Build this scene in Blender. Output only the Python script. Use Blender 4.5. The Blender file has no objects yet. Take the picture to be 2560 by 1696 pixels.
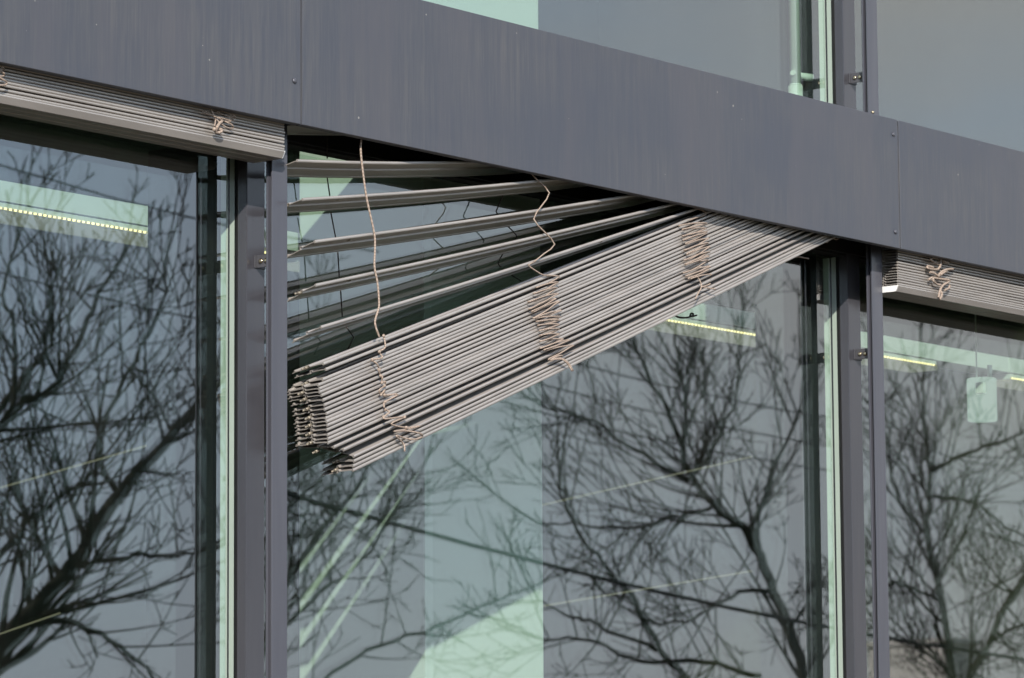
import bpy, math, random
from mathutils import Vector, Matrix
R = math.radians
random.seed(11)

# ------------------------------------------------------------------ camera
# metres; the facade runs along +x, the street is at -y, z = 0 is the lower edge of the metal fascia
CAM = Vector((-5.0562, -4.5658, -1.2807)); YAW, PITCH, ROLL, FPX = .8900, .1313, -.0072, 9841.4
FW = Vector((math.sin(YAW)*math.cos(PITCH), math.cos(YAW)*math.cos(PITCH), math.sin(PITCH)))
RT = Vector((math.cos(YAW), -math.sin(YAW), 0)); UP = RT.cross(FW)
RX = RT*math.cos(ROLL) + UP*math.sin(ROLL); UX = UP*math.cos(ROLL) - RT*math.sin(ROLL)
sc = bpy.context.scene
COL = sc.collection
cam = bpy.data.cameras.new('camera'); camo = bpy.data.objects.new('camera', cam); COL.objects.link(camo)
camo.matrix_world = Matrix(((RX.x, UX.x, -FW.x, CAM.x), (RX.y, UX.y, -FW.y, CAM.y), (RX.z, UX.z, -FW.z, CAM.z), (0, 0, 0, 1)))
cam.sensor_width = 36; cam.sensor_fit = 'HORIZONTAL'; cam.lens = FPX/2560*36
cam.clip_start = .1; cam.clip_end = 2000
cam.dof.use_dof = True; cam.dof.focus_distance = (Vector((.55, .03, -.3)) - CAM).dot(FW); cam.dof.aperture_fstop = 14
sc.camera = camo

# ------------------------------------------------------------------ light
SUN = Vector((-1.08, -1.0, .78)).normalized()          # direction towards the sun
SUN_EL = math.asin(SUN.z); SUN_AZ = math.atan2(SUN.x, SUN.y)
world = bpy.data.worlds.new('World'); sc.world = world; world.use_nodes = True
nt = world.node_tree; N = nt.nodes; L = nt.links; N.clear()
out = N.new('ShaderNodeOutputWorld'); bg = N.new('ShaderNodeBackground'); sky = N.new('ShaderNodeTexSky')
sky.sky_type = 'NISHITA'; sky.sun_disc = False; sky.sun_elevation = SUN_EL; sky.sun_rotation = SUN_AZ
sky.air_density = 1.0; sky.dust_density = .15; sky.ozone_density = 2.2
tc = N.new('ShaderNodeTexCoord'); sx = N.new('ShaderNodeSeparateXYZ'); L.new(tc.outputs['Generated'], sx.inputs[0]); mp = N.new('ShaderNodeMapping'); mp.inputs['Scale'].default_value = (1, 1, 3.2)
mp.inputs['Rotation'].default_value = (.2, .1, .3)
cl = N.new('ShaderNodeTexNoise'); cl.inputs['Scale'].default_value = 3.4; cl.inputs['Detail'].default_value = 6; cl.inputs['Roughness'].default_value = .52
rm = N.new('ShaderNodeMapRange'); rm.inputs[1].default_value = .38; rm.inputs[2].default_value = .72; rm.inputs[3].default_value = .55; rm.inputs[4].default_value = 1.0
mx = N.new('ShaderNodeMixRGB'); mx.inputs[2].default_value = (3.6, 3.45, 3.2, 1)      # thin cloud
L.new(tc.outputs['Generated'], mp.inputs[0]); L.new(mp.outputs[0], cl.inputs['Vector']); L.new(cl.outputs[0], rm.inputs[0])
rb = N.new('ShaderNodeMapRange'); rb.interpolation_type = 'SMOOTHSTEP'; rb.inputs[1].default_value = .66; rb.inputs[2].default_value = .90; rb.inputs[3].default_value = .05; rb.inputs[4].default_value = 1.0
L.new(sx.outputs[0], rb.inputs[0])
rz = N.new('ShaderNodeMapRange'); rz.inputs[1].default_value = .08; rz.inputs[2].default_value = .2; rz.inputs[3].default_value = .0; rz.inputs[4].default_value = .45; L.new(sx.outputs[2], rz.inputs[0])
ad = N.new('ShaderNodeMath'); ad.operation = 'ADD'; ad.use_clamp = True; L.new(rb.outputs[0], ad.inputs[0]); L.new(rz.outputs[0], ad.inputs[1])
mm = N.new('ShaderNodeMath'); mm.operation = 'MULTIPLY'; L.new(ad.outputs[0], mm.inputs[0]); L.new(rm.outputs[0], mm.inputs[1])
L.new(mm.outputs[0], mx.inputs[0]); lo = N.new('ShaderNodeMixRGB'); lo.inputs[2].default_value = (2.5, 2.78, 3.75, 1)      # blue-grey haze layer low in the sky
rl_ = N.new('ShaderNodeMapRange'); rl_.inputs[1].default_value = .02; rl_.inputs[2].default_value = .24; rl_.inputs[3].default_value = .85; rl_.inputs[4].default_value = .0
L.new(sx.outputs[2], rl_.inputs[0]); L.new(rl_.outputs[0], lo.inputs[0]); L.new(sky.outputs[0], lo.inputs[1]); L.new(lo.outputs[0], mx.inputs[1]); L.new(mx.outputs[0], bg.inputs[0]); L.new(bg.outputs[0], out.inputs[0])
bg.inputs[1].default_value = .15
sl = bpy.data.lights.new('sun', 'SUN'); sl.energy = 3.2; sl.angle = R(.53); sl.color = (1, .94, .86)
so = bpy.data.objects.new('sun', sl); COL.objects.link(so); so.rotation_euler = SUN.to_track_quat('Z', 'Y').to_euler(); so.location = (-6, -6, 6)
sc.view_settings.view_transform = 'Standard'; sc.view_settings.look = 'None'
sc.view_settings.exposure = .85; sc.view_settings.gamma = 1; sc.view_settings.use_curve_mapping = False
sc.render.engine = 'CYCLES'
cy = sc.cycles
cy.max_bounces = 14; cy.diffuse_bounces = 3; cy.glossy_bounces = 6; cy.transparent_max_bounces = 28; cy.transmission_bounces = 4
cy.use_denoising = True; cy.sample_clamp_indirect = 6; cy.caustics_reflective = False; cy.caustics_refractive = False

# ------------------------------------------------------------------ helpers
def P(px, py, y):
    """the point at depth y (metres behind the fascia face) on the sight line of a measured photo point"""
    d = FW + RX*((px - 1280)/FPX) - UX*((py - 848)/FPX)
    return CAM + d*((y - CAM.y)/d.y)

class MB:
    def __init__(s): s.v = []; s.f = []; s.sm = []
    def face(s, idx, sm=False): s.f.append(idx); s.sm.append(sm)
    def box(s, x0, x1, y0, y1, z0, z1):
        b = len(s.v); s.v += [(x, y, z) for z in (z0, z1) for y in (y0, y1) for x in (x0, x1)]
        for q in ((0, 2, 3, 1), (4, 5, 7, 6), (0, 1, 5, 4), (1, 3, 7, 5), (3, 2, 6, 7), (2, 0, 4, 6)): s.face([b+i for i in q])
        return s
    def loft(s, rings, closed=True, caps=True, sm=False):
        b = len(s.v); n = len(rings[0])
        for r in rings: s.v += [tuple(p) for p in r]
        for i in range(len(rings)-1):
            for j in range(n if closed else n-1):
                k = (j+1) % n; s.face([b+i*n+j, b+i*n+k, b+(i+1)*n+k, b+(i+1)*n+j], sm)
        if caps and closed:
            s.face([b+j for j in reversed(range(n))]); s.face([b+(len(rings)-1)*n+j for j in range(n)])
        return s
    def tube(s, pts, r, n=6, caps=True, sm=True):
        pts = [Vector(p) for p in pts]; m = len(pts); rr = r if isinstance(r, (list, tuple)) else [r]*m
        up = None; rings = []
        for i, p in enumerate(pts):
            t = (pts[min(i+1, m-1)] - pts[max(i-1, 0)])
            if t.length < 1e-9: t = Vector((0, 0, 1))
            t.normalize()
            if up is None:
                up = t.orthogonal().normalized()
            else:
                up = up - t*up.dot(t)
                if up.length < 1e-5: up = t.orthogonal()
                up.normalize()
            w = t.cross(up)
            rings.append([p + (up*math.cos(2*math.pi*k/n) + w*math.sin(2*math.pi*k/n))*rr[i] for k in range(n)])
        return s.loft(rings, True, caps, sm)
    def ball(s, c, r, n=8, m=5, ax=None):
        c = Vector(c); rings = []
        for i in range(m+1):
            a = math.pi*(i/m - .5); a = max(min(a, 1.5), -1.5)
            rings.append([c + Vector((math.cos(a)*math.cos(2*math.pi*j/n)*r, math.cos(a)*math.sin(2*math.pi*j/n)*r, math.sin(a)*r)) for j in range(n)])
        return s.loft(rings, True, True, True)
    def build(s, name, mat, parent=None, label=None, bevel=0):
        me = bpy.data.meshes.new(name); me.from_pydata(s.v, [], s.f); me.update()
        me.polygons.foreach_set('use_smooth', s.sm)
        if mat: me.materials.append(mat)
        o = bpy.data.objects.new(name, me); COL.objects.link(o)
        if parent: o.parent = parent
        if label: o['label'] = label
        if bevel:
            md = o.modifiers.new('bevel', 'BEVEL'); md.width = bevel; md.segments = 2; md.limit_method = 'ANGLE'
        return o

def tag(o, label=None, cat=None, group=None, kind=None):
    if label: o['label'] = label
    if cat: o['category'] = cat
    if group: o['group'] = group
    if kind: o['kind'] = kind
    return o
def thing(name, label, cat, group=None, loc=None):
    o = bpy.data.objects.new(name, None); COL.objects.link(o); o.empty_display_size = .1
    return tag(o, label, cat, group)

def curve(pts, k=4):
    """Catmull-Rom through pts"""
    pts = [Vector(p) for p in pts]; q = [pts[0]] + pts + [pts[-1]]; o = []
    for i in range(1, len(q)-2):
        a, b, c, d = q[i-1], q[i], q[i+1], q[i+2]
        for j in range(k):
            t = j/k
            o.append(.5*((2*b) + (c-a)*t + (2*a-5*b+4*c-d)*t*t + (3*b-a-3*c+d)*t**3))
    o.append(pts[-1]); return o

def mat(name, col, rough=.5, metal=0., spec=.5, noise=0., nscale=8., bump=0., bscale=60., stretch=(1, 1, 1), col2=None, coat=0.):
    m = bpy.data.materials.new(name); m.use_nodes = True; t = m.node_tree; b = t.nodes['Principled BSDF']
    b.inputs['Roughness'].default_value = rough; b.inputs['Metallic'].default_value = metal
    b.inputs['Specular IOR Level'].default_value = spec; b.inputs['Base Color'].default_value = (*col, 1)
    b.inputs['Coat Weight'].default_value = coat; b.inputs['Coat Roughness'].default_value = .12
    tcn = t.nodes.new('ShaderNodeTexCoord'); mpn = t.nodes.new('ShaderNodeMapping'); mpn.inputs['Scale'].default_value = stretch
    t.links.new(tcn.outputs['Object'], mpn.inputs[0])
    if noise:
        n = t.nodes.new('ShaderNodeTexNoise'); n.inputs['Scale'].default_value = nscale; n.inputs['Detail'].default_value = 5
        c2 = col2 or tuple(c*(1-noise) for c in col)
        x = t.nodes.new('ShaderNodeMixRGB'); x.inputs[1].default_value = (*col, 1); x.inputs[2].default_value = (*c2, 1)
        r = t.nodes.new('ShaderNodeMapRange'); r.inputs[1].default_value = .35; r.inputs[2].default_value = .65
        t.links.new(mpn.outputs[0], n.inputs['Vector']); t.links.new(n.outputs[0], r.inputs[0]); t.links.new(r.outputs[0], x.inputs[0])
        t.links.new(x.outputs[0], b.inputs['Base Color'])
    if bump:
        n = t.nodes.new('ShaderNodeTexNoise'); n.inputs['Scale'].default_value = bscale; n.inputs['Detail'].default_value = 4
        bp = t.nodes.new('ShaderNodeBump'); bp.inputs['Strength'].default_value = bump; bp.inputs['Distance'].default_value = .002
        t.links.new(mpn.outputs[0], n.inputs['Vector']); t.links.new(n.outputs[0], bp.inputs['Height']); t.links.new(bp.outputs[0], b.inputs['Normal'])
    return m

# ------------------------------------------------------------------ materials
def fascia_mat():
    m = mat('painted_sheet', (0.0654, 0.0700, 0.0871), .42, 0, .5); t = m.node_tree; b = t.nodes['Principled BSDF']; n = t.nodes; l = t.links
    tcn = n.new('ShaderNodeTexCoord')
    def noise(scale, st, det=4, rough=.55):
        mpn = n.new('ShaderNodeMapping'); mpn.inputs['Scale'].default_value = st; l.new(tcn.outputs['Object'], mpn.inputs[0])
        k = n.new('ShaderNodeTexNoise'); k.inputs['Scale'].default_value = scale; k.inputs['Detail'].default_value = det; k.inputs['Roughness'].default_value = rough
        l.new(mpn.outputs[0], k.inputs['Vector']); return k
    def mixc(a, f, c2, fac=1.):
        x = n.new('ShaderNodeMixRGB'); x.inputs[2].default_value = (*c2, 1)
        if isinstance(a, tuple): x.inputs[1].default_value = (*a, 1)
        else: l.new(a, x.inputs[1])
        l.new(f, x.inputs[0]); return x.outputs[0]
    def rng(src, a, b_, c, d):
        r = n.new('ShaderNodeMapRange'); r.inputs[1].default_value = a; r.inputs[2].default_value = b_; r.inputs[3].default_value = c; r.inputs[4].default_value = d
        l.new(src, r.inputs[0]); return r.outputs[0]
    streak = noise(9, (9, 9, .35)); fine = noise(40, (7, 7, .3)); big = noise(2.2, (1, 1, 1.6)); hue = noise(5, (1.5, 1, .25))
    c = mixc((0.0627, 0.0663, 0.0796), rng(streak.outputs[0], .42, .66, 0, .7), (0.0906, 0.0912, 0.0975))
    c = mixc(c, rng(fine.outputs[0], .48, .72, 0, .32), (0.1350, 0.1294, 0.1202))
    c = mixc(c, rng(big.outputs[0], .4, .65, 0, .6), (0.0548, 0.0616, 0.0819))
    c = mixc(c, rng(hue.outputs[0], .48, .62, 0, .5), (0.0802, 0.0785, 0.0901))
    vor = n.new('ShaderNodeTexVoronoi'); vor.inputs['Scale'].default_value = 42; l.new(tcn.outputs['Object'], vor.inputs['Vector'])
    vs = noise(11, (1, 1, 1), 2)
    th = n.new('ShaderNodeMath'); th.operation = 'LESS_THAN'; l.new(vor.outputs['Distance'], th.inputs[0])
    l.new(rng(vs.outputs[0], .53, .75, -.01, .15), th.inputs[1])
    sf = n.new('ShaderNodeMath'); sf.operation = 'MULTIPLY'; sf.inputs[1].default_value = .6; l.new(th.outputs[0], sf.inputs[0])
    c = mixc(c, sf.outputs[0], (.42, .39, .34))
    l.new(c, b.inputs['Base Color']); l.new(rng(streak.outputs[0], .3, .7, .36, .5), b.inputs['Roughness'])
    wob = noise(1.3, (1, 1, .7), 1); bp = n.new('ShaderNodeBump'); bp.inputs['Strength'].default_value = .25; bp.inputs['Distance'].default_value = .004
    l.new(wob.outputs[0], bp.inputs['Height']); l.new(bp.outputs[0], b.inputs['Normal'])
    return m
M = {}
M['fascia'] = fascia_mat()
M['paint'] = mat('glossy_dark_paint', (.0560, .0555, .0640), .2, 0, .5, .22, 6, 0, 60, (4, 4, .4), (.0475, .0475, .0570), .3)
M['rail'] = mat('rail_paint', (0.0759, 0.0766, 0.0911), .26, 0, .5, .2, 7, 0, 60, (5, 5, .4), (0.0647, 0.0660, 0.0805), .2)
M['black'] = mat('black_rubber', (.012, .012, .013), .6, 0, .3, .2, 30)
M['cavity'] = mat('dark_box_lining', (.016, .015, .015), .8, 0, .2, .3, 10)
M['slat'] = mat('slat_paint', (.50, .458, .418), .34, .45, .5, .12, 14, .05, 200, (.6, 4, 4), (.43, .395, .362))
M['slatend'] = mat('slat_bare_metal', (.55, .5, .42), .35, .6, .5, .3, 40)
M['endcap'] = mat('white_plastic', (.85, .84, .82), .4, 0, .5, .05, 20)
M['pin'] = mat('brass_pin', (.30, .26, .20), .5, .4, .5, .3, 60)
M['screw'] = mat('screw_metal', (.75, .62, .42), .22, 1, .5, .25, 90)
M['rivet'] = mat('rivet_paint', (.13, .13, .15), .3, .3, .5, .3, 90)
M['bracket'] = mat('bracket_paint', (.075, .075, .084), .35, 0, .5, .25, 40)
M['white'] = mat('white_plaster', (.64, .66, .61), .7, 0, .3, .06, 3, .15, 40)
M['frame'] = mat('white_frame', (.74, .76, .72), .45, 0, .4, .05, 6)
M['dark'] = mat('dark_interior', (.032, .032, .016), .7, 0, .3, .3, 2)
M['fin'] = mat('dark_fin', (.008, .009, .012), .5, 0, .4, .3, 3)
M['ceil'] = mat('grey_ceiling', (.09, .09, .085), .8, 0, .2, .2, 2)
M['floor'] = mat('interior_floor', (.07, .065, .06), .5, 0, .4, .25, 2)
M['lampbody'] = mat('lamp_body', (.66, .68, .66), .5, 0, .4, .04, 5)
M['bark'] = mat('bark', (.017, .015, .011), .85, 0, .2, .5, 9, .5, 40, (3, 3, .6), (.04, .038, .026))
M['twig'] = mat('twig_bark', (.013, .0115, .009), .85, 0, .2, .4, 12, 0, 40, (1, 1, 1), (.026, .023, .016))
M['cable'] = mat('cable_rubber', (.02, .02, .022), .6, 0, .3, .2, 20)
M['pave'] = mat('paving', (.115, .092, .066), .8, 0, .3, .3, 3, .3, 30)
M['road'] = mat('asphalt', (.055, .055, .058), .85, 0, .3, .3, 8, .4, 80)
M['grass'] = mat('ground_cover', (.07, .085, .035), .9, 0, .2, .5, 1.5, .5, 20)
M['render'] = mat('pale_render', (.62, .57, .52), .8, 0, .3, .12, 1.5)
M['tile'] = mat('roof_tile', (.12, .09, .08), .7, 0, .3, .4, 5)
M['housepane'] = mat('house_pane', (.03, .04, .05), .1, 0, .5, .2, 2)
M['door'] = mat('door_paint', (.1, .06, .035), .5, 0, .4, .3, 6)

def cord_mat():
    m = mat('braided_cord', (.62, .52, .43), .8, 0, .2); t = m.node_tree; b = t.nodes['Principled BSDF']; n = t.nodes; l = t.links
    tcn = n.new('ShaderNodeTexCoord'); w = n.new('ShaderNodeTexWave'); w.wave_type = 'BANDS'; w.bands_direction = 'DIAGONAL'
    w.inputs['Scale'].default_value = 110; w.inputs['Distortion'].default_value = 1.5
    x = n.new('ShaderNodeMixRGB'); x.inputs[1].default_value = (.25, .19, .15, 1); x.inputs[2].default_value = (.44, .35, .285, 1)
    l.new(tcn.outputs['Object'], w.inputs['Vector']); l.new(w.outputs[0], x.inputs[0]); l.new(x.outputs[0], b.inputs['Base Color'])
    bp = n.new('ShaderNodeBump'); bp.inputs['Strength'].default_value = .5; bp.inputs['Distance'].default_value = .001
    l.new(w.outputs[0], bp.inputs['Height']); l.new(bp.outputs[0], b.inputs['Normal']); return m
M['cord'] = cord_mat()
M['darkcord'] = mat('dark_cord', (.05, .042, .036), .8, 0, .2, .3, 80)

def glass_mat(name, tint, ior, boost, dirt=0.):
    m = bpy.data.materials.new(name); m.use_nodes = True; t = m.node_tree; n = t.nodes; l = t.links; n.clear()
    o = n.new('ShaderNodeOutputMaterial'); mix = n.new('ShaderNodeMixShader'); tr = n.new('ShaderNodeBsdfTransparent'); gl = n.new('ShaderNodeBsdfGlossy')
    tr.inputs[0].default_value = (*tint, 1); gl.inputs['Color'].default_value = (.965, .98, .99, 1); gl.inputs['Roughness'].default_value = 0.0
    fr = n.new('ShaderNodeFresnel'); fr.inputs[0].default_value = ior
    geo = n.new('ShaderNodeNewGeometry'); ge = n.new('ShaderNodeMath'); ge.operation = 'SUBTRACT'; ge.inputs[0].default_value = 1   # coating on the outer face only
    l.new(geo.outputs['Backfacing'], ge.inputs[1])
    ad = n.new('ShaderNodeMath'); ad.operation = 'MULTIPLY_ADD'; l.new(ge.outputs[0], ad.inputs[1]); ad.inputs[2].default_value = 0
    bo = n.new('ShaderNodeMath'); bo.operation = 'ADD'; bo.inputs[1].default_value = boost; l.new(fr.outputs[0], bo.inputs[0]); l.new(bo.outputs[0], ad.inputs[0])
    l.new(ad.outputs[0], mix.inputs[0]); l.new(tr.outputs[0], mix.inputs[1]); l.new(gl.outputs[0], mix.inputs[2])
    # faint waviness of real float glass
    tcn = n.new('ShaderNodeTexCoord'); ns = n.new('ShaderNodeTexNoise'); ns.inputs['Scale'].default_value = 3.5; ns.inputs['Detail'].default_value = 1
    bp = n.new('ShaderNodeBump'); bp.inputs['Strength'].default_value = 1; bp.inputs['Distance'].default_value = .00006
    l.new(tcn.outputs['Object'], ns.inputs['Vector']); l.new(ns.outputs[0], bp.inputs['Height']); l.new(bp.outputs[0], gl.inputs['Normal'])
    mp2 = n.new('ShaderNodeMapping'); mp2.inputs['Scale'].default_value = (2.5, 2.5, .5); l.new(tcn.outputs['Object'], mp2.inputs[0])
    dn = n.new('ShaderNodeTexNoise'); dn.inputs['Scale'].default_value = 3; dn.inputs['Detail'].default_value = 8; dn.inputs['Roughness'].default_value = .65; l.new(mp2.outputs[0], dn.inputs['Vector'])
    dr = n.new('ShaderNodeMapRange'); dr.inputs[1].default_value = .45; dr.inputs[2].default_value = .8; dr.inputs[3].default_value = .0; dr.inputs[4].default_value = dirt; l.new(dn.outputs[0], dr.inputs[0])
    df = n.new('ShaderNodeBsdfDiffuse'); df.inputs[0].default_value = (.5, .48, .44, 1); mx2 = n.new('ShaderNodeMixShader')
    l.new(dr.outputs[0], mx2.inputs[0]); l.new(mix.outputs[0], mx2.inputs[1]); l.new(df.outputs[0], mx2.inputs[2])
    l.new(mx2.outputs[0], o.inputs[0]); return m
M['glass_out'] = glass_mat('coated_glass_outer', (.925, .962, .937), 1.5, .155, .014)
M['glass_in'] = glass_mat('coated_glass_inner', (.91, .962, .928), 1.5, .03)
def emit(name, col, s):
    m = bpy.data.materials.new(name); m.use_nodes = True; t = m.node_tree; t.nodes.clear()
    o = t.nodes.new('ShaderNodeOutputMaterial'); e = t.nodes.new('ShaderNodeEmission'); e.inputs[0].default_value = (*col, 1); e.inputs[1].default_value = s
    t.links.new(e.outputs[0], o.inputs[0]); return m
M['led'] = emit('led_glow', (1, .80, .38), 1.6)
M['ledbase'] = emit('led_strip_glow', (1, .82, .34), .20)
M['ledline'] = emit('led_line_glow', (1, .88, .62), .11)
M['sunlit'] = emit('sunlit_cylinder_glow', (.80, 1, .88), .24)  # glow painted on the hanging cylinder in place of sunlight; no lit source
M['diffuser'] = emit('luminous_lamp_underside', (1, .95, .74), .12)

# ------------------------------------------------------------------ ground (setting)
GZ = -2.9
tag(MB().box(-250, 250, -250, 250, GZ-.6, GZ-.15).build('ground', M['grass']), kind='structure')
tag(MB().box(-120, 120, -4.8, .12, GZ-.149, GZ).build('pavement', M['pave']), kind='structure')
tag(MB().box(-120, 120, -11.5, -4.801, GZ-.149, GZ-.12).build('road', M['road']), kind='structure')

# ------------------------------------------------------------------ the building
PITCHX = 1.886; H = .278
K = range(-2, 4)
B = thing('office_building', 'modern office building with dark grey metal fascia band and tall glass windows', 'building')
# fascia panels: folded sheets with a narrow joint between them
SE = [-1.897*2, -1.897, 0., 1.8974, 1.8974*2, 1.8974*3, ]
SE = [1.8974*k for k in range(-2, 5)]
for i in range(len(SE)-1):
    x0, x1 = SE[i] + .001, SE[i+1] - .0042
    b = MB(); t = .003
    pr = [(.055, H), (0, H), (0, 0), (.017, 0), (.017, t), (t, t), (t, H-t), (.055, H-t)]
    b.loft([[(x, y, z) for y, z in pr] for x in (x0, x1)], True, True)
    b.box(x0, x0+.002, t, .05, t, H-t)                   # folded side return
    MB().box(SE[i+1]-.0100, SE[i+1]+.0009, .0086, .011, .002, H-.005).build('joint_strip', M['black'], B)
    fp = b.build('fascia_panel', M['fascia'], B, bevel=.0012)
    for zz in ((.244, ) if i == 1 else (.034, .244)):
        zz = zz if i != 1 else .075
        r = MB(); c = Vector((x1-.017, -.0006, zz))
        r.tube([c, c+Vector((0, -.0016, 0)), c+Vector((0, -.0026, 0))], [.0048, .0044, .002], 10)
        r.build('rivet', M['rivet'], fp)
XA, XB = SE[0], SE[-1]
MB().box(XA, XB, .0552, .1295, H-.0035, H+.004).build('fascia_top_cover', M['fascia'], B)
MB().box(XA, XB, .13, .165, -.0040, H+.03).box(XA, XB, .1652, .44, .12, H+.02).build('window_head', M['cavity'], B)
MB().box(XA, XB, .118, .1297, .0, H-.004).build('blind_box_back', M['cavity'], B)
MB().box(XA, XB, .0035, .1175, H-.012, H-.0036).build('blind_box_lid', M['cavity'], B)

ZT, ZB = 3.1, GZ + .05
RAILX, MULX = -.0145, -.0075
for k in K:
    x = MULX + PITCHX*k
    b = MB().box(x, x+.0465, .125, .1475, ZB, ZT)
    mu = b.build('mullion', M['paint'], B, bevel=.0012)
    MB().box(x+.001, x+.0455, .1476, .1560, ZB, ZT).build('gasket', M['black'], mu)
    b = MB().box(x+.0004, x+.046, .1562, .1670, ZB, -.0045).box(x+.0004, x+.046, .1562, .1670, H+.03, ZT)
    b.box(x+.0001, x+.0464, .1724, .188, ZB, -.0045).box(x+.0001, x+.0464, .1724, .188, H+.03, ZT)
    b.build('inner_frame', M['frame'], mu)
    MB().box(x+.0016, x+.0449, .1672, .1722, ZB, -.0045).box(x+.0016, x+.0449, .1672, .1722, H+.03, ZT).build('frame_joint', M['black'], mu)
    MB().box(x+.001, x+.0455, .1882, .37, ZB, -.0045).box(x+.001, x+.0455, .1882, .37, H+.03, ZT).build('inner_fin', M['fin'], mu)
    # guide rail: H section, open channel on both sides
    xr = RAILX + PITCHX*k
    b = MB()
    sec = [(0, 0), (.0395, 0), (.0395, .0035), (.028, .0035), (.028, .0105), (.0395, .0105), (.0395, .0150), (0, .0150), (0, .0105), (.0115, .0105), (.0115, .0035), (0, .0035)]
    for z0, z1 in ((ZB, H-.014), (H+.006, ZT)):
        b.loft([[(xr+u, .058+v, z) for u, v in sec] for z in (z0, z1)], True, True)
    rl = b.build('guide_rail', M['rail'], B, bevel=.0006)
    MB().box(xr+.0105, xr+.0113, .0620, .0680, ZB, H-.014).box(xr+.0282, xr+.029, .0620, .0680, ZB, H-.014).box(xr+.0105, xr+.0113, .0620, .0680, H+.006, ZT).build('channel_liner', M['black'], rl)
    # brackets that tie the rail to the mullion
    for zc in ((-.2295 if k != 1 else -.216), 1.25, .385, -1.9):
        b = MB(); w = .0016; x0 = xr + .006; h = .0112
        b.box(x+.018, x+.046, .1225, .1248, zc-h, zc+h)
        b.box(x+.0215, x+.0237, .0762, .1224, zc-h, zc+h)
        b.box(x+.0012, x+.0214, .0733, .0757, zc-h, zc+h)
        br = b.build('bracket', M['bracket'], rl, bevel=.0006)
        s = MB()
        for (qx, qy, dx, dy) in ((x+.0213, .111, -.0030, 0), (x+.0213, .098, -.0030, 0)):
            s.tube([(qx, qy, zc), (qx+dx*.6, qy, zc), (qx+dx, qy, zc)], [.0048, .0046, .0022], 9)
        s.build('screw', M['screw'], rl)
# the visible little screw at the foot of the upper rail
s = MB(); c = P(2182, 281, .05); s.ball(c, .0038); s.build('screw', M['screw'], B)

# windows: two panes each, the inner one a hair out of parallel as in real units
for k in list(K)[:-1]:
    xa, xb = MULX + PITCHX*k + .0465 + .0005, MULX + PITCHX*(k+1) - .0015
    for z0, z1 in ((ZB, -.005), (H+.031, ZT)):
        w = MB()
        w.box(xa, xb, .1505, .1558, z0 - .03, z0 + .012)
        wf = w.build('window', M['black'], B)
        o = MB().box(xa, xb, .1505, .1560, z0+.0125, z1-.0005).build('pane', M['glass_out'], wf)
        g = MB().box(-.5*(xb-xa), .5*(xb-xa), -.0028, .0028, -.5*(z1-z0)+.014, .5*(z1-z0)-.002)
        g = g.build('pane', M['glass_in'], wf)
        g.location = ((xa+xb)/2, .1760, (z0+z1)/2); g.rotation_euler = (R(random.uniform(-.035, .035)), 0, R(random.uniform(.012, .03)))
# interior
YB = 5.2
MB().box(XA, XB, .31, YB, 3.11, 3.3).build('ceiling', M['ceil'], B)
MB().box(XA, XB, .31, YB, GZ-.05, GZ+.04).build('floor', M['floor'], B)
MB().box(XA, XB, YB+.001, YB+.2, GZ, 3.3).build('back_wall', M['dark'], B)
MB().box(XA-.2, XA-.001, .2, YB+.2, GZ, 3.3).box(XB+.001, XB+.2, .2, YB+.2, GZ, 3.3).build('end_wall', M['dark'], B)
MB().box(XA, XB, .1, .32, 3.101, 3.6).build('parapet', M['fascia'], B)
c = MB().box(.917, 1.296, .5, .838, GZ+.041, 3.109)
co = c.build('column', M['white'], B, 'white plastered column standing behind the middle window', bevel=.004)
c = MB().box(.917-.004, .917+.020, .496, .4998, GZ+.041, 3.1); c.build('corner_trim', M['frame'], co)

# ------------------------------------------------------------------ slats and blinds
def slat_profile(t=.0011):
    """closed section (depth, height): rolled front lip, flange, step, flange, hooked rear lip"""
    top = [(.0030, .0016), (.0046, .0004), (.012, .0008), (.0335, .0006), (.0343, .0032), (.0390, .0032), (.0402, -.0016), (.056, -.0022), (.0700, -.0026), (.0716, .0004), (.0730, .0004), (.0742, -.0030), (.0785, -.0036)]
    bot = [(.0792, -.0050), (.0745, -.0048), (.0730, -.0044), (.0722, -.0010), (.0712, -.0040), (.056, -.0036), (.0392, -.0030), (.0382, .0020), (.0350, .0020), (.0340, -.0008), (.012, -.0006), (.0040, -.0010), (.0030, -.0031)]
    lip = [(.0018, -.0034), (.0006, -.0031), (-.0003, -.0014), (-.0004, .0006), (.0004, .0018), (.0018, .0024)]
    return top + bot + lip
PROF = slat_profile()
def slat(pts, tilt, parent, flip=1., mat_=None, name='slat'):
    """sweep the slat section along pts (front lip line); tilt > 0 lowers the rear edge"""
    pts = [Vector(p) for p in pts]; rings = []
    for i, p in enumerate(pts):
        a = (pts[min(i+1, len(pts)-1)] - pts[max(i-1, 0)]).normalized()
        d = Vector((0, math.cos(tilt), -math.sin(tilt))); d = (d - a*d.dot(a)).normalized(); u = a.cross(d)
        rings.append([p + d*q[0] + u*q[1]*flip for q in PROF])
    b = MB(); b.loft(rings, True, True, False)
    o = b.build(name, mat_ or M['slat'], parent)
    return o, rings
def pin(p, along, parent):
    b = MB(); p = Vector(p); a = along.normalized()
    b.tube([p + a*.004, p - a*.006], .0030, 7); b.tube([p - a*.006, p - a*.0125], .0018, 6); b.ball(p - a*.0125, .0024, 6, 4)
    b.build('guide_pin', M['pin'], parent)

def cord(name, polys, parent, r=.0015, m=None, k=4, n=6):
    b = MB()
    for pl in polys: b.tube(curve(pl, k), r, n)
    return b.build(name, m or M['cord'], parent)

YF, TW = .028, .0792
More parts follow.
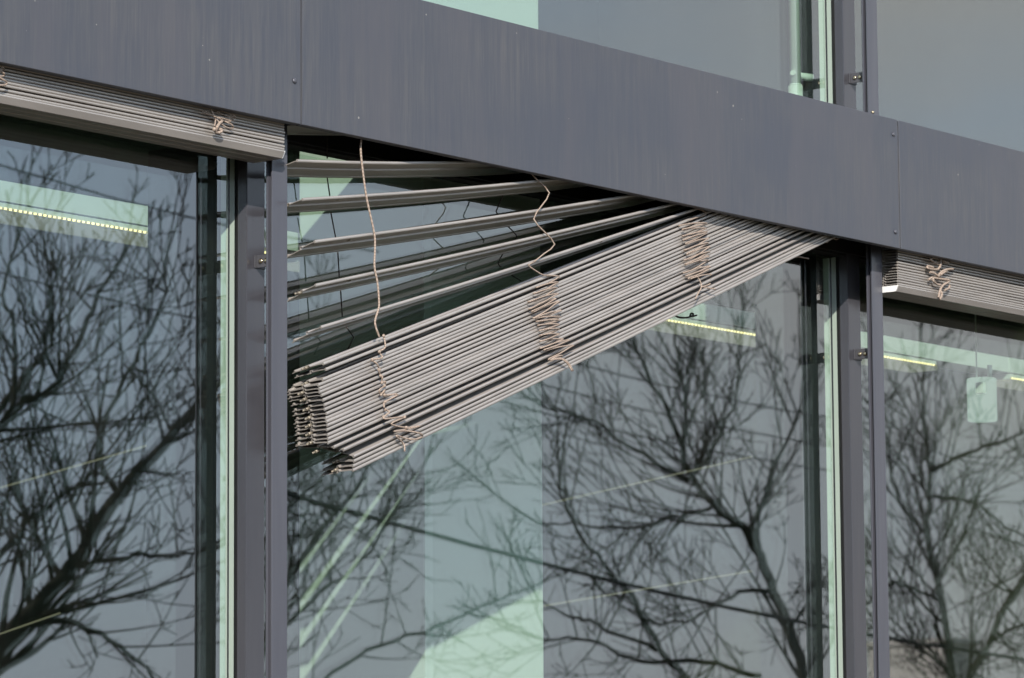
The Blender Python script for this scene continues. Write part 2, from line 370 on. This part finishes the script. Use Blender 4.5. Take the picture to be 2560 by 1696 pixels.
# --- the broken blind in the middle
V = thing('venetian_blind', 'broken beige venetian blind hanging askew, its slats fanned open above a slanting bundle', 'blind', 'exterior blinds under the fascia')
XR = 1.852
def lerp(a, b, t): return a + (b-a)*t
def sst(t): t = max(0, min(1, t)); return t*t*(3-2*t)
# loose slats: left front tip and the point where each goes behind the fascia (measured), right end in the box, tilt
loose = [((738, 312), (1010, 352), .268, .24), ((746, 400.5), (1172.6, 404), .260, .19), ((755.6, 498), (1390.7, 448), .252, .18), ((788, 603), (1576, 488.7), .245, .25),
         ((792, 712), (1677, 512), .238, .25), ((801.5, 817.5), (1724, 526.7), .231, .24)]
def eyelet(p, parent, tilt):
    d = Vector((0, math.cos(tilt), -math.sin(tilt))); u = Vector((1, 0, 0)).cross(d); p = Vector(p); b = MB()
    ring = [p + (Vector((1, 0, 0))*math.cos(a) + d*math.sin(a))*.0042 - u*.0016 for a in [i*math.pi/6 for i in range(13)]]
    b.tube(ring, .0009, 5); b.build('eyelet', M['pin'], parent)
for j, (a, c, zr, tl) in enumerate(loose):
    A, C = P(*a, YF), P(*c, YF)
    if j == 0: A.z = P(715, 337, .102).z + .016; C.z = A.z + .038
    pts = []
    for i in range(15):
        u = i/14; x = lerp(A.x, XR + .0*A.x, u); z = A.z + (C.z-A.z)/(C.x-A.x)*(x-A.x)
        v = (x-C.x)/(XR-C.x); zend = A.z + (C.z-A.z)/(C.x-A.x)*(XR-A.x)
        z += (zr - zend)*sst(v) if v > 0 else 0
        z -= .003*math.sin(math.pi*min(1, (x-A.x)/(C.x-A.x)))*(1 if j else 0)
        pts.append((x, YF + .002*math.sin(j*2.1), z))
    o, _ = slat(pts, tl, V)
    if j:
        a0 = Vector(pts[1]) - Vector(pts[0]); d = Vector((0, math.cos(tl), -math.sin(tl)))
        if j in (2, 4): pin(Vector(pts[0]) + d*.0395 + Vector((0, 0, -.001)), a0, o)
        for f in (.062, .47):
            q = Vector(pts[0]).lerp(Vector(pts[7]), f*2 if f < .3 else f*2)
            eyelet(q + d*.022, o, tl)
tips = [(455, 460), (480, 510), (455, 600), (415, 650), (425, 683), (430, 712), (445, 742), (455, 785), (468, 828), (475, 866), (485, 905), (485, 945), (490, 975), (492, 1010), (494, 1048), (495, 1095), (498, 1130), (500, 1165), (555, 1205), (640, 1230), (735, 1290), (730, 1330), (725, 1372), (722, 1410)]
NT = len(tips)
stack_front = []
for j, (tx, ty) in enumerate(tips):
    A = P(680 + tx/3.564, 780 + ty/3.564, YF)
    zr = lerp(.2235, .082, j/(NT-1)) + random.uniform(-.0008, .0008)
    xr = XR + (A.x - .086)*.55 - .01
    E_ = Vector((xr, YF, zr)); yj = random.uniform(-.0012, .0012)
    pts = []
    for i in range(9):
        u = i/8; p = A.lerp(E_, u); p.z -= .0045*math.sin(math.pi*u)*(1 - .6*j/NT); p.y += yj*(1 + u); pts.append(p)
    tl = {17: -.05, 18: -.10, 19: -.22, 20: -.36, 21: -.05}.get(j, lerp(.10, .02, min(1, j/4))) + random.uniform(-.014, .014)
    o, rg = slat(pts, tl, V)
    stack_front.append((A, E_))
    a0 = pts[1] - pts[0]
    if j % 2 == 0: pin(pts[0] + Vector((0, .0395, -.004)), a0, o)

def hank(pairs, org, s, y0=.0215, feed=None, tail=()):
    """loops of ladder cord bunched in front of the slats: each pair gives the two ends of one loop"""
    pl = list(feed or []); W = lambda q, y: P(org[0] + q[0]/s, org[1] + q[1]/s, y)
    for i, (l_, r_) in enumerate(pairs):
        nx = pairs[i+1][0] if i+1 < len(pairs) else None
        dy = max(16., abs(r_[1]-l_[1])*.12); jit = lambda: random.uniform(-.0025, .0025)
        w = r_[0] - l_[0]
        pl += [W((l_[0]+w*.03, l_[1]+dy*.22), y0), W((l_[0]-3, l_[1]), y0 + .001), W((l_[0]+w*.08, l_[1]-dy*.45), y0-.002), W((l_[0]+w*.5, lerp(l_[1], r_[1], .5)-dy), y0-.005+jit()), W((l_[0]+w*.9, lerp(l_[1], r_[1], .92)-dy*.6), y0-.003+jit()), W((r_[0]-w*.015, r_[1]-dy*.22), y0-.001), W((r_[0]+3, r_[1]+dy*.06), y0-.001), W((r_[0]-w*.03, r_[1]+dy*.34), y0-.002)]
        if nx: pl += [W((r_[0]-w*.14, lerp(r_[1], nx[1], .12)+dy*.35), y0-.003), W((l_[0]+w*.5, lerp(r_[1], nx[1], .55)+dy*.35), y0-.0045+jit()), W((l_[0]+w*.12, lerp(r_[1], nx[1], .93)), y0-.002)]
    res = [pl]
    for t in tail: res.append([W(q, y0 - .003 - .002*i) for i, q in enumerate(t)])
    return res
F2 = lambda pts, o, s, y: [P(o[0]+a/s, o[1]+b/s, y) for a, b in pts]
h2 = hank([((230, 330), (530, 260)), ((190, 415), (515, 340)), ((115, 530), (530, 420)), ((125, 630), (500, 490)), ((175, 675), (545, 530)), ((185, 760), (575, 655)), ((215, 765), (560, 745)), ((230, 810), (545, 790)), ((250, 865), (545, 850)), ((270, 935), (545, 915)), ((275, 1005), (545, 985)), ((280, 1085), (600, 1055)), ((285, 1180), (690, 1070)), ((355, 1215), (745, 1145)), ((420, 1345), (590, 1290))],
          (1300, 660), 5.6, tail=[[(420, 1345), (520, 1325), (600, 1330), (680, 1390), (745, 1500)], [(425, 1352), (520, 1335), (595, 1342), (665, 1400), (728, 1503)]])
cord('ladder_cord', h2, V)
cord('ladder_cord', [F2([(300, 78), (345, 125), (410, 195), (365, 272), (318, 350), (380, 425), (442, 500), (380, 555), (318, 605)], (1200, 400), 2.367, .022), F2([(318, 606), (292, 618), (292, 630), (335, 660), (375, 682), (420, 684), (470, 690), (455, 702), (400, 735)], (1200, 400), 2.367, .0225)], V, .0014, k=2)
h3 = hank([((115, 290), (560, 250)), ((190, 360), (555, 340)), ((170, 460), (570, 390)), ((180, 525), (560, 420)), ((240, 590), (600, 500)), ((200, 690), (590, 575)), ((250, 760), (615, 640)), ((200, 850), (615, 720)), ((210, 920), (600, 790)), ((220, 925), (590, 860)), ((185, 1060), (620, 960)), ((220, 1120), (600, 1010)), ((290, 1160), (640, 1090))],
          (1680, 520), 6.533, tail=[[(390, 1100), (450, 1180), (480, 1290), (430, 1390), (380, 1490)], [(475, 1285), (600, 1310), (715, 1330)], [(480, 1295), (560, 1270), (630, 1240)]])
cord('ladder_cord', h3, V)
cord('ladder_cord', [F2([(330, -20), (420, 15), (500, 45), (560, 90), (500, 130), (400, 160), (300, 195)], (1680, 520), 6.533, .022)], V, .0015)
cord('ladder_cord', [F2([(637, 170), (632, 250), (645, 380), (672, 570), (720, 790), (725, 900), (722, 1010), (742, 1120), (752, 1250), (745, 1300), (725, 1380), (755, 1475)], (660, 280), 2.614, .0205)], V, .0020)
z1 = [(280, 95), (300, 230), (230, 285), (265, 355), (145, 380), (200, 425), (230, 500), (215, 490), (245, 570), (265, 580), (260, 650), (300, 640), (290, 690), (230, 740), (250, 790), (295, 740), (290, 800), (450, 790), (300, 880), (285, 930), (300, 970), (350, 1000), (280, 1060), (310, 1080), (530, 1060), (370, 1140), (550, 1185), (715, 1165), (550, 1205), (400, 1230), (550, 1225), (700, 1250), (740, 1290), (650, 1325), (530, 1310), (430, 1280), (520, 1380), (530, 1465)]
b = MB(); pl = curve([P(900+a/4.75, 820+q/4.75, .0225 - (.006 if i % 2 else .001)) for i, (a, q) in enumerate(z1)], 4); b.tube(pl, .0017, 6)
for a, q in z1[:27:2]: b.ball(P(900+a/4.75, 820+q/4.75, .0195), .0033, 6, 4)
b.build('ladder_cord', M['cord'], V)
# rear ladder cords, seen between the fanned slats
rear = [[(413, 150), (413, 305)], [(413, 430), (430, 550)], [(437, 660), (468, 820)], [(482, 915), (492, 1080)], [(500, 1160), (512, 1340)], [(537, 1405), (587, 1475), (545, 1560)]]
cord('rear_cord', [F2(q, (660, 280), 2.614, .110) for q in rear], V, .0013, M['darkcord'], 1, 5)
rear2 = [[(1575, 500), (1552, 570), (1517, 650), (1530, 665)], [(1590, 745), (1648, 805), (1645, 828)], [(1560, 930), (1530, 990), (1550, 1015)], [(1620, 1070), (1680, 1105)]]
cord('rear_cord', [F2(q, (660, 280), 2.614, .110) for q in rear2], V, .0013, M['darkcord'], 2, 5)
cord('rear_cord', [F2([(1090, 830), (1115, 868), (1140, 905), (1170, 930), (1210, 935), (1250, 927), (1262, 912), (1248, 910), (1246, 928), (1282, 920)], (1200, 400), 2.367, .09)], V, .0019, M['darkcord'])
cord('ladder_cord', [F2([(2015, 480), (2035, 460), (2075, 440), (2068, 470), (2050, 490)], (1200, 400), 2.367, .03), F2([(2040, 425), (2055, 445), (2085, 445), (2092, 465), (2112, 470), (2125, 460), (2120, 440)], (1200, 400), 2.367, .03), F2([(1850, 575), (1890, 575), (1945, 585)], (1200, 400), 2.367, .08)], V, .0015)

# --- the raised blinds on either side
def raised(label, x0, x1, zb, n, pitch, polys, gapafter=None):
    T = thing('venetian_blind', label, 'blind', 'exterior blinds under the fascia')
    z = zb
    # bottom rail: bevelled front, fluted underside
    pr = [(0, .0135), (-.0002, .0115), (.0055, .0005), (.008, 0), (.026, 0), (.027, .0008), (.029, .0008), (.030, 0), (.052, 0), (.053, .0008), (.055, .0008), (.056, 0), (.074, 0), (.0785, .004), (.0792, .0135)]
    b = MB(); b.loft([[(x, YF+u, z+v) for u, v in pr] for x in (x0, x1)], True, True); br = b.build('bottom_rail', M['slat'], T)
    for xe, s in ((x0, -1), (x1, 1)):
        c = MB(); c.loft([[(xe+s*e, YF+(u-.04)*.985+.04, z+.0068+(v-.0068)*.97) for u, v in pr] for e in (.0002, .0024)], True, True); c.build('end_cap', M['endcap'], br)
    zz = z + .0135 + .0030
    for i in range(n):
        if gapafter is not None and i == gapafter: zz += .0022
        yj = random.uniform(-.0008, .0008); e = random.uniform(-.0006, .0006)
        pts = [(lerp(x0+e, x1+e, t), YF + yj, zz + .0006*math.sin(t*9+i)) for t in [q/8 for q in range(9)]]
        o, _ = slat(pts, .0, T, .86)
        zz += pitch
    for pl, r in polys: cord('ladder_cord', pl, T, r)
    return T
SL = lambda pts, o, s, y=.0195: P
def fl(lists, o, s, y=.0195):
    return [[P(o[0]+a/s, o[1]+q/s, y - .003*((i % 3)/2)) for i, (a, q) in enumerate(pts)] for pts in lists]
left_c = fl([[(330, 180), (350, 220), (420, 360), (460, 470), (440, 600)], [(470, 300), (620, 370), (740, 420), (800, 450), (850, 430), (830, 395), (700, 340), (560, 290)],
             [(830, 490), (700, 470), (560, 430), (400, 390), (260, 340), (210, 315), (240, 295), (360, 360), (520, 440), (640, 490), (760, 500)],
             [(470, 450), (560, 540), (680, 620), (780, 640), (810, 610), (770, 560), (640, 500)]], (480, 240), 7.84)
left_k = fl([[(590, 500), (540, 540), (490, 620), (480, 680), (430, 670), (440, 640), (480, 720), (560, 710), (585, 670), (530, 650)]], (480, 240), 7.84, .018)
left_f = fl([[(-240, 300), (0, 330), (100, 390), (110, 440), (0, 460), (-160, 430)], [(-220, 440), (-20, 480), (120, 560), (140, 640), (0, 670), (-200, 600)], [(-200, 660), (0, 720), (120, 790), (220, 870), (180, 950), (0, 960), (-150, 900)]], (0, 140), 13.07)
zl = P(711, 389, YF).z - .0005
raised('raised beige slatted blind left of the broken one, a cord knot near its end', -1.886+.047, -.0157, zl-.0045, 17, .0054, [(left_c, .0013), (left_k, .0028), (left_f, .0016)], 2)
right_c = fl([[(1020, 140), (1020, 210), (880, 220), (740, 260), (560, 290), (520, 330), (620, 400), (760, 470)], [(1020, 210), (1130, 270), (1140, 320), (1080, 360), (1000, 410), (860, 360)],
              [(770, 270), (800, 380), (790, 500), (720, 600), (560, 600), (430, 560), (450, 510), (600, 550)], [(500, 680), (640, 720), (740, 800), (760, 740), (880, 640), (1020, 600), (1160, 600), (1000, 620), (800, 760)],
              [(460, 900), (570, 830), (600, 930), (700, 1020), (800, 1040)], [(600, 840), (800, 870), (1060, 920), (880, 1040), (790, 1180), (740, 1400)], [(790, 1180), (840, 1300), (780, 1450)], [(1060, 1060), (1020, 1140), (920, 1180)]], (2280, 620), 11.2)
zr_ = P(2246, 714, YF).z
raised('raised beige slatted blind right of the broken one, showing its white end cap', 1.9275, 1.886*2-.016, zr_-.0125, 20, .0058, [(right_c, .0026)], 9)

# ------------------------------------------------------------------ lamps and fittings behind the glass
YL = 1.0
def ceiling_lamp(x0, x1, label):
    T = thing('linear_lamp', label, 'lamp', 'linear lamps behind the windows')
    MB().box(x0, x1, YL+.004, YL+.09, .006, .046).build('lamp_body', M['lampbody'], T)
    MB().box(x0, x1, YL+.012, YL+.09, .0025, .0059).build('groove', M['dark'], T)
    MB().box(x0, x1, YL+.004, YL+.09, -.0115, .0024).build('lamp_body', M['lampbody'], T)
    b = MB(); n = int((x1-x0)/.0134)
    for i in range(n):
        x = x0 + .0067 + i*.0134; b.box(x-.0026, x+.0026, YL-.0005, YL+.0030, -.0114, -.0076)
    b.build('led_row', M['led'], T)
    MB().box(x0, x1, YL+.0031, YL+.0039, -.0114, -.0072).build('led_strip', M['ledbase'], T)
    MB().box(x0, x1, YL+.001, YL+.085, -.0215, -.0127).build('diffuser', M['diffuser'], T)
    return T
ceiling_lamp(-1.4, 1.05, 'long white lamp with a row of yellow diodes behind the left window')
ceiling_lamp(1.12, 3.585, 'long white lamp with yellow diodes reaching from the middle window into the right one')
ceiling_lamp(3.945, 6.2, 'long white lamp just beginning at the right edge of the picture')
MB().box(3.5855, 3.9445, YL+.006, YL+.09, .006, .046).box(1.0505, 1.1195, YL+.006, YL+.09, .006, .046).build('ceiling_trim', M['lampbody'], B)
def glow_line(a, b, y, label):
    A, C = P(*a, y), P(*b, y); m = MB(); m.tube([A, A.lerp(C, .5), C], .0028, 6); o = m.build('light_strip', M['ledline'])
    return tag(o, label, 'light', 'thin sloping light strips')
glow_line((0, 1220), (376, 1112), 2.6, 'thin sloping light strip crossing behind the left window, the upper one')
glow_line((-60, 1606), (150, 1533), 2.6, 'short thin sloping light strip low in the left window')
glow_line((1300, 1276), (1880, 1142), 2.6, 'thin sloping light strip behind the middle window, right of the column, the upper one')
glow_line((1300, 1525), (1880, 1428), 2.6, 'thin sloping light strip low behind the middle window, right of the column')
# hanging cylinder in the right window, its sunlit look put in as emission
T = thing('hanging_cylinder', 'small pale cylinder hanging behind the right window, its glow standing in for sunlight', 'lamp')
YP = .228; c = P(2455, 1000, YP)
def cyl(o, c, r, h, n=20):
    return o.loft([[c + Vector((math.cos(2*math.pi*k/n)*q, math.sin(2*math.pi*k/n)*q, z)) for k in range(n)] for q, z in ((r*.96, -h/2), (r, -h/2+.003), (r, h/2-.003), (r*.96, h/2))], True, True, False)
cyl(MB(), c, .034, .098).build('cylinder_body', M['sunlit'], T)
b = MB(); b.tube([c + Vector((-.012, -.03, .049)), c + Vector((-.012, -.03, .076))], .0058, 8); b.tube([c+Vector((-.02, .0, .05)), c + Vector((-.02, 0, .33))], .0018, 6); b.build('stem', M['frame'], T)
b = MB().box(c.x-.042, c.x-.030, c.y-.03, c.y-.01, c.z+.01, c.z+.035); b.build('clip', M['frame'], T)
# riser pipe behind the upper window
T = thing('riser_pipe', 'pale vertical pipe with a small tap behind the upper window', 'pipe')
YQ = .225; c = P(1987, 120, YQ)
b = MB(); b.tube([(c.x, c.y, H+.022), (c.x, c.y, c.z-.085)], .0158, 14); b.tube([(c.x, c.y, c.z-.085), (c.x, c.y, c.z-.080)], [.0158, .0125], 14); b.tube([(c.x, c.y, c.z-.080), (c.x, c.y, 3.10)], .0125, 14)
b.build('pipe', M['frame'], T)
b = MB(); q = Vector((c.x, c.y, c.z-.058)); b.tube([q, q + Vector((.024, -.010, -.004)), q + Vector((.040, -.016, -.004))], [.005, .0085, .0085], 10); b.tube([q, q+Vector((-.016, -.004, 0))], .006, 8); b.build('tap', M['frame'], T)

# ------------------------------------------------------------------ trees across the street, mirrored in the glass
def Q(px, py, D):
    """the real place of something seen mirrored in the glass (plane y = .15): D metres behind the mirror = in front of it"""
    v = P(px, py, D); return Vector((v.x, .30 - v.y, v.z))
rng = random.Random(5)
def grow(bm, p, d, ln, r, lev, upw=.17):
    n = max(4, int(ln/.17)); pts = [p.copy()]; rad = [r]; dd = d.normalized(); st = ln/n
    bend = Vector((rng.uniform(-1, 1), rng.uniform(-1, 1), rng.uniform(-.5, .5)))*.055
    for i in range(n):
        dd = (dd + bend + Vector((rng.uniform(-1, 1), rng.uniform(-1, 1), rng.uniform(-1, 1)))*.055 + Vector((0, 0, upw*.30))).normalized()
        pts.append(pts[-1] + dd*st); rad.append(max(.0036, r*(1 - .72*(i+1)/n)))
    bm.tube(pts, rad, 5 if r > .012 else 4, False)
    if lev > 0:
        kids = max(2, int({2: 4.4, 1: 2.6}[lev]*min(1.5, ln/(.6*lev)) + rng.random())); side = rng.uniform(0, 6.28)
        for k in range(kids):
            t = rng.uniform(.25, .95); i = min(n-1, int(t*n)); q = pts[i].lerp(pts[i+1], t*n-i); side += 2.4 + rng.uniform(-.4, .4)
            ax = (pts[i+1]-pts[i]).normalized(); o = ax.orthogonal().normalized(); o.rotate(Matrix.Rotation(side, 3, ax))
            nd = ax*.80 + o*.60; nd.z += .10
            grow(bm, q, nd, ln*rng.uniform(.40, .68)*(1-.3*t), max(.0042, rad[i]*rng.uniform(.5, .7)), lev-1, upw)
def tree(label, limbs, base, D, r0, thick=.68, more=1.):
    """limbs: measured courses of the main branches; every one is grown with its own twigs"""
    T = thing('bare_tree', label, 'tree', 'bare street trees mirrored in the windows')
    b = MB(); tw = MB()
    first = Q(*limbs[0][0][0], D)
    bx = Vector((base[0] if base[0] is not None else first.x, first.y, GZ-.15))
    b.tube(curve([bx, bx.lerp(first, .4) + Vector((.1, .1, .1)), first], 4), [r0*(1.6 - .5*i/8) for i in range(9)], 9)
    for pl, ra, rb, dens in limbs:
        dz = [rng.uniform(-.5, .5) for _ in pl]; pts = [Q(x, y, D) for x, y in pl]
        off = Vector((rng.uniform(-.5, .5), 0, 0))
        for i in range(1, len(pts)): pts[i] = pts[i] + (CAMR - pts[i]).normalized()*dz[i]*.5      # real depth: limbs lie nearer and farther
        cv = curve(pts, 5); m = len(cv)
        for i in range(1, m-1): cv[i] = cv[i] + Vector((rng.uniform(-1, 1), rng.uniform(-1, 1), rng.uniform(-1, 1)))*.018
        rad = [lerp(ra, rb, i/(m-1))*thick for i in range(m)]
        b.tube(cv, rad, 8, False)
        nk = int(dens*m/4*.47*more)
        for _ in range(nk):
            t = rng.uniform(.05, 1); i = min(m-2, int(t*(m-1))); q = cv[i]; ax = (cv[i+1]-cv[i]).normalized(); o = ax.orthogonal().normalized()
            o.rotate(Matrix.Rotation(rng.uniform(0, 6.28), 3, ax)); nd = ax*.62 + o*.8; nd.z += .3
            grow(tw, q, nd, rng.uniform(.5, 1.25)*(1.2 - .65*t), max(.0075, rad[i]*rng.uniform(.30, .5)), 2)
        for _ in range(2): grow(tw, cv[-1], (cv[-1]-cv[-3]) + Vector((rng.uniform(-.1, .1), 0, .05)), rng.uniform(.5, .9), rb*.8, 2)
    b.build('trunk', M['bark'], T); tw.build('crown', M['twig'], T)
    return T
CAMR = Vector((CAM.x, .3 - CAM.y, CAM.z)); CAMR = Vector((CAM.x, CAM.y - 0, CAM.z)); CAMR = Vector((CAM.x, -CAM.y*0 + .15, CAM.z))
tree('bare street tree with one thick leaning limb, mirrored in the left window',
     [([(-60, 1740), (60, 1560), (190, 1420), (300, 1260), (400, 1130), (480, 1040), (545, 950)], .075, .022, 9),
      ([(-160, 1300), (-60, 1130), (30, 1020), (150, 950), (225, 800), (290, 660)], .045, .014, 9),
      ([(-200, 1240), (-20, 1040), (60, 930), (130, 860)], .04, .012, 5),
      ([(190, 1420), (330, 1388), (420, 1395), (545, 1375)], .022, .008, 5),
      ([(300, 1260), (260, 1120), (290, 960), (380, 800), (420, 650)], .026, .008, 7),
      ([(-60, 1480), (60, 1330), (160, 1230), (270, 1200)], .03, .01, 6),
      ([(60, 1560), (200, 1560), (330, 1640), (420, 1720)], .03, .01, 8),
      ([(30, 1020), (40, 850), (20, 700), (60, 520)], .022, .007, 5)], (None, ), 12.5, .13, .85, .9)
tree('bare street tree of fine arching twigs, mirrored in the middle window left of the column',
     [([(560, 1900), (660, 1620), (720, 1450), (810, 1320), (900, 1200), (960, 1080)], .05, .012, 11),
      ([(660, 1620), (780, 1500), (900, 1400), (1000, 1270), (1060, 1150)], .03, .008, 9),
      ([(600, 1480), (700, 1300), (790, 1210), (880, 1110)], .03, .009, 9),
      ([(560, 1300), (680, 1230), (820, 1265), (920, 1300)], .024, .008, 6),
      ([(560, 1200), (700, 1090), (760, 980), (800, 860)], .024, .007, 7),
      ([(760, 1740), (900, 1640), (1060, 1580), (1240, 1500), (1400, 1440)], .026, .01, 5)], (None, ), 15., .12)
tree('large bare tree with a forked trunk, mirrored in the middle window right of the column',
     [([(2080, 2000), (1990, 1650), (1940, 1480), (1880, 1340), (1800, 1265), (1722, 1200), (1705, 1090), (1640, 960), (1600, 870)], .075, .014, 8),
      ([(1712, 1130), (1722, 980), (1690, 830), (1685, 740)], .026, .008, 6),
      ([(1722, 1200), (1610, 1140), (1490, 1060), (1370, 1020)], .034, .01, 7),
      ([(1800, 1265), (1700, 1290), (1580, 1320), (1450, 1310), (1340, 1310)], .026, .009, 6),
      ([(1720, 1700), (1640, 1625), (1590, 1510), (1520, 1425), (1445, 1330), (1400, 1220)], .042, .014, 3),
      ([(1900, 1690), (1760, 1655), (1600, 1650), (1480, 1600), (1350, 1600)], .034, .012, 8),
      ([(1880, 1340), (1930, 1180), (1990, 1040), (2010, 900)], .034, .01, 8),
      ([(1640, 1625), (1500, 1560), (1420, 1540), (1340, 1500)], .026, .01, 3),
      ([(1940, 1480), (1840, 1490), (1740, 1550), (1640, 1560)], .028, .012, 7),
      ([(1722, 1200), (1800, 1100), (1850, 960), (1840, 860)], .026, .008, 6)], (None, ), 13.5, .14, .66, 1.0)
tree('bare tree with an upright stem, mirrored in the right window',
     [([(2420, 1900), (2345, 1500), (2310, 1330), (2330, 1180), (2310, 1020), (2300, 880)], .055, .012, 9),
      ([(2330, 1180), (2420, 1130), (2520, 1100), (2600, 1060)], .03, .01, 7),
      ([(2310, 1330), (2250, 1250), (2220, 1120), (2190, 980)], .024, .008, 7),
      ([(2330, 1240), (2440, 1260), (2540, 1330), (2620, 1360)], .026, .01, 7),
      ([(2700, 1300), (2560, 1450), (2470, 1610), (2400, 1760)], .06, .03, 9),
      ([(2345, 1500), (2240, 1460), (2180, 1500), (2090, 1540)], .026, .01, 8),
      ([(2400, 1720), (2480, 1600), (2560, 1560), (2640, 1500)], .03, .01, 10), ([(2380, 1690), (2300, 1610), (2240, 1600), (2170, 1560)], .026, .01, 9)], (None, ), 14.5, .12, .72, 1.3)

def cable(px, D, r, label, back=1.2):
    A, C = Q(*px[0], D), Q(*px[1], D); d = (C-A); A2 = A - d*back; C2 = C + d*1.2
    m = MB(); m.tube([A2.lerp(C2, i/14) + Vector((0, 0, -.10*math.sin(math.pi*i/14))) for i in range(15)], r, 5)
    return tag(m.build('overhead_cable', M['cable']), label, 'cable', 'overhead cables mirrored in the windows')
cable([(735, 1235), (1700, 1452)], 10, .013, 'thick overhead cable mirrored as a dark slanting line across the column', .06)
cable([(1462, 878), (1860, 974)], 11, .0055, 'thin overhead cable mirrored below the slanting bundle, the uppermost of three')
cable([(1367, 929), (1800, 1033)], 11, .0055, 'thin overhead cable mirrored below the slanting bundle, the middle one of three')
cable([(1271, 974), (1700, 1078)], 11, .0055, 'thin overhead cable mirrored below the slanting bundle, the lowest of three')
cable([(90, 400), (500, 510)], 11, .006, 'thin overhead cable mirrored high in the left window')
cable([(0, 640), (500, 760)], 11, .0055, 'thin overhead cable mirrored in the left window below the lamp')

# pale house beyond the trees (only its mirror image low in the right window is seen)
hc = Q(2400, 1600, 90); hx, hy = hc.x, hc.y
T = thing('pale_house', 'tall pale rendered house with a flat roof, mirrored low in the right window', 'house')
zt = hc.z - .2
w = MB().box(hx-1.2, hx+1.4, hy-4, hy, GZ-.15, zt); w.build('wall', M['render'], T)
b = MB(); b.box(hx-1.35, hx+1.55, hy-4.15, hy+.15, zt+.002, zt+.25); b.build('roof', M['render'], T)
for dx in (-.6, .8): MB().box(hx+dx-.35, hx+dx+.35, hy+.001, hy+.05, GZ+2.1, GZ+3.2).build('window', M['housepane'], T)
MB().box(hx-.4, hx+.4, hy+.001, hy+.05, GZ-.14, GZ+1.95).build('door', M['door'], T)
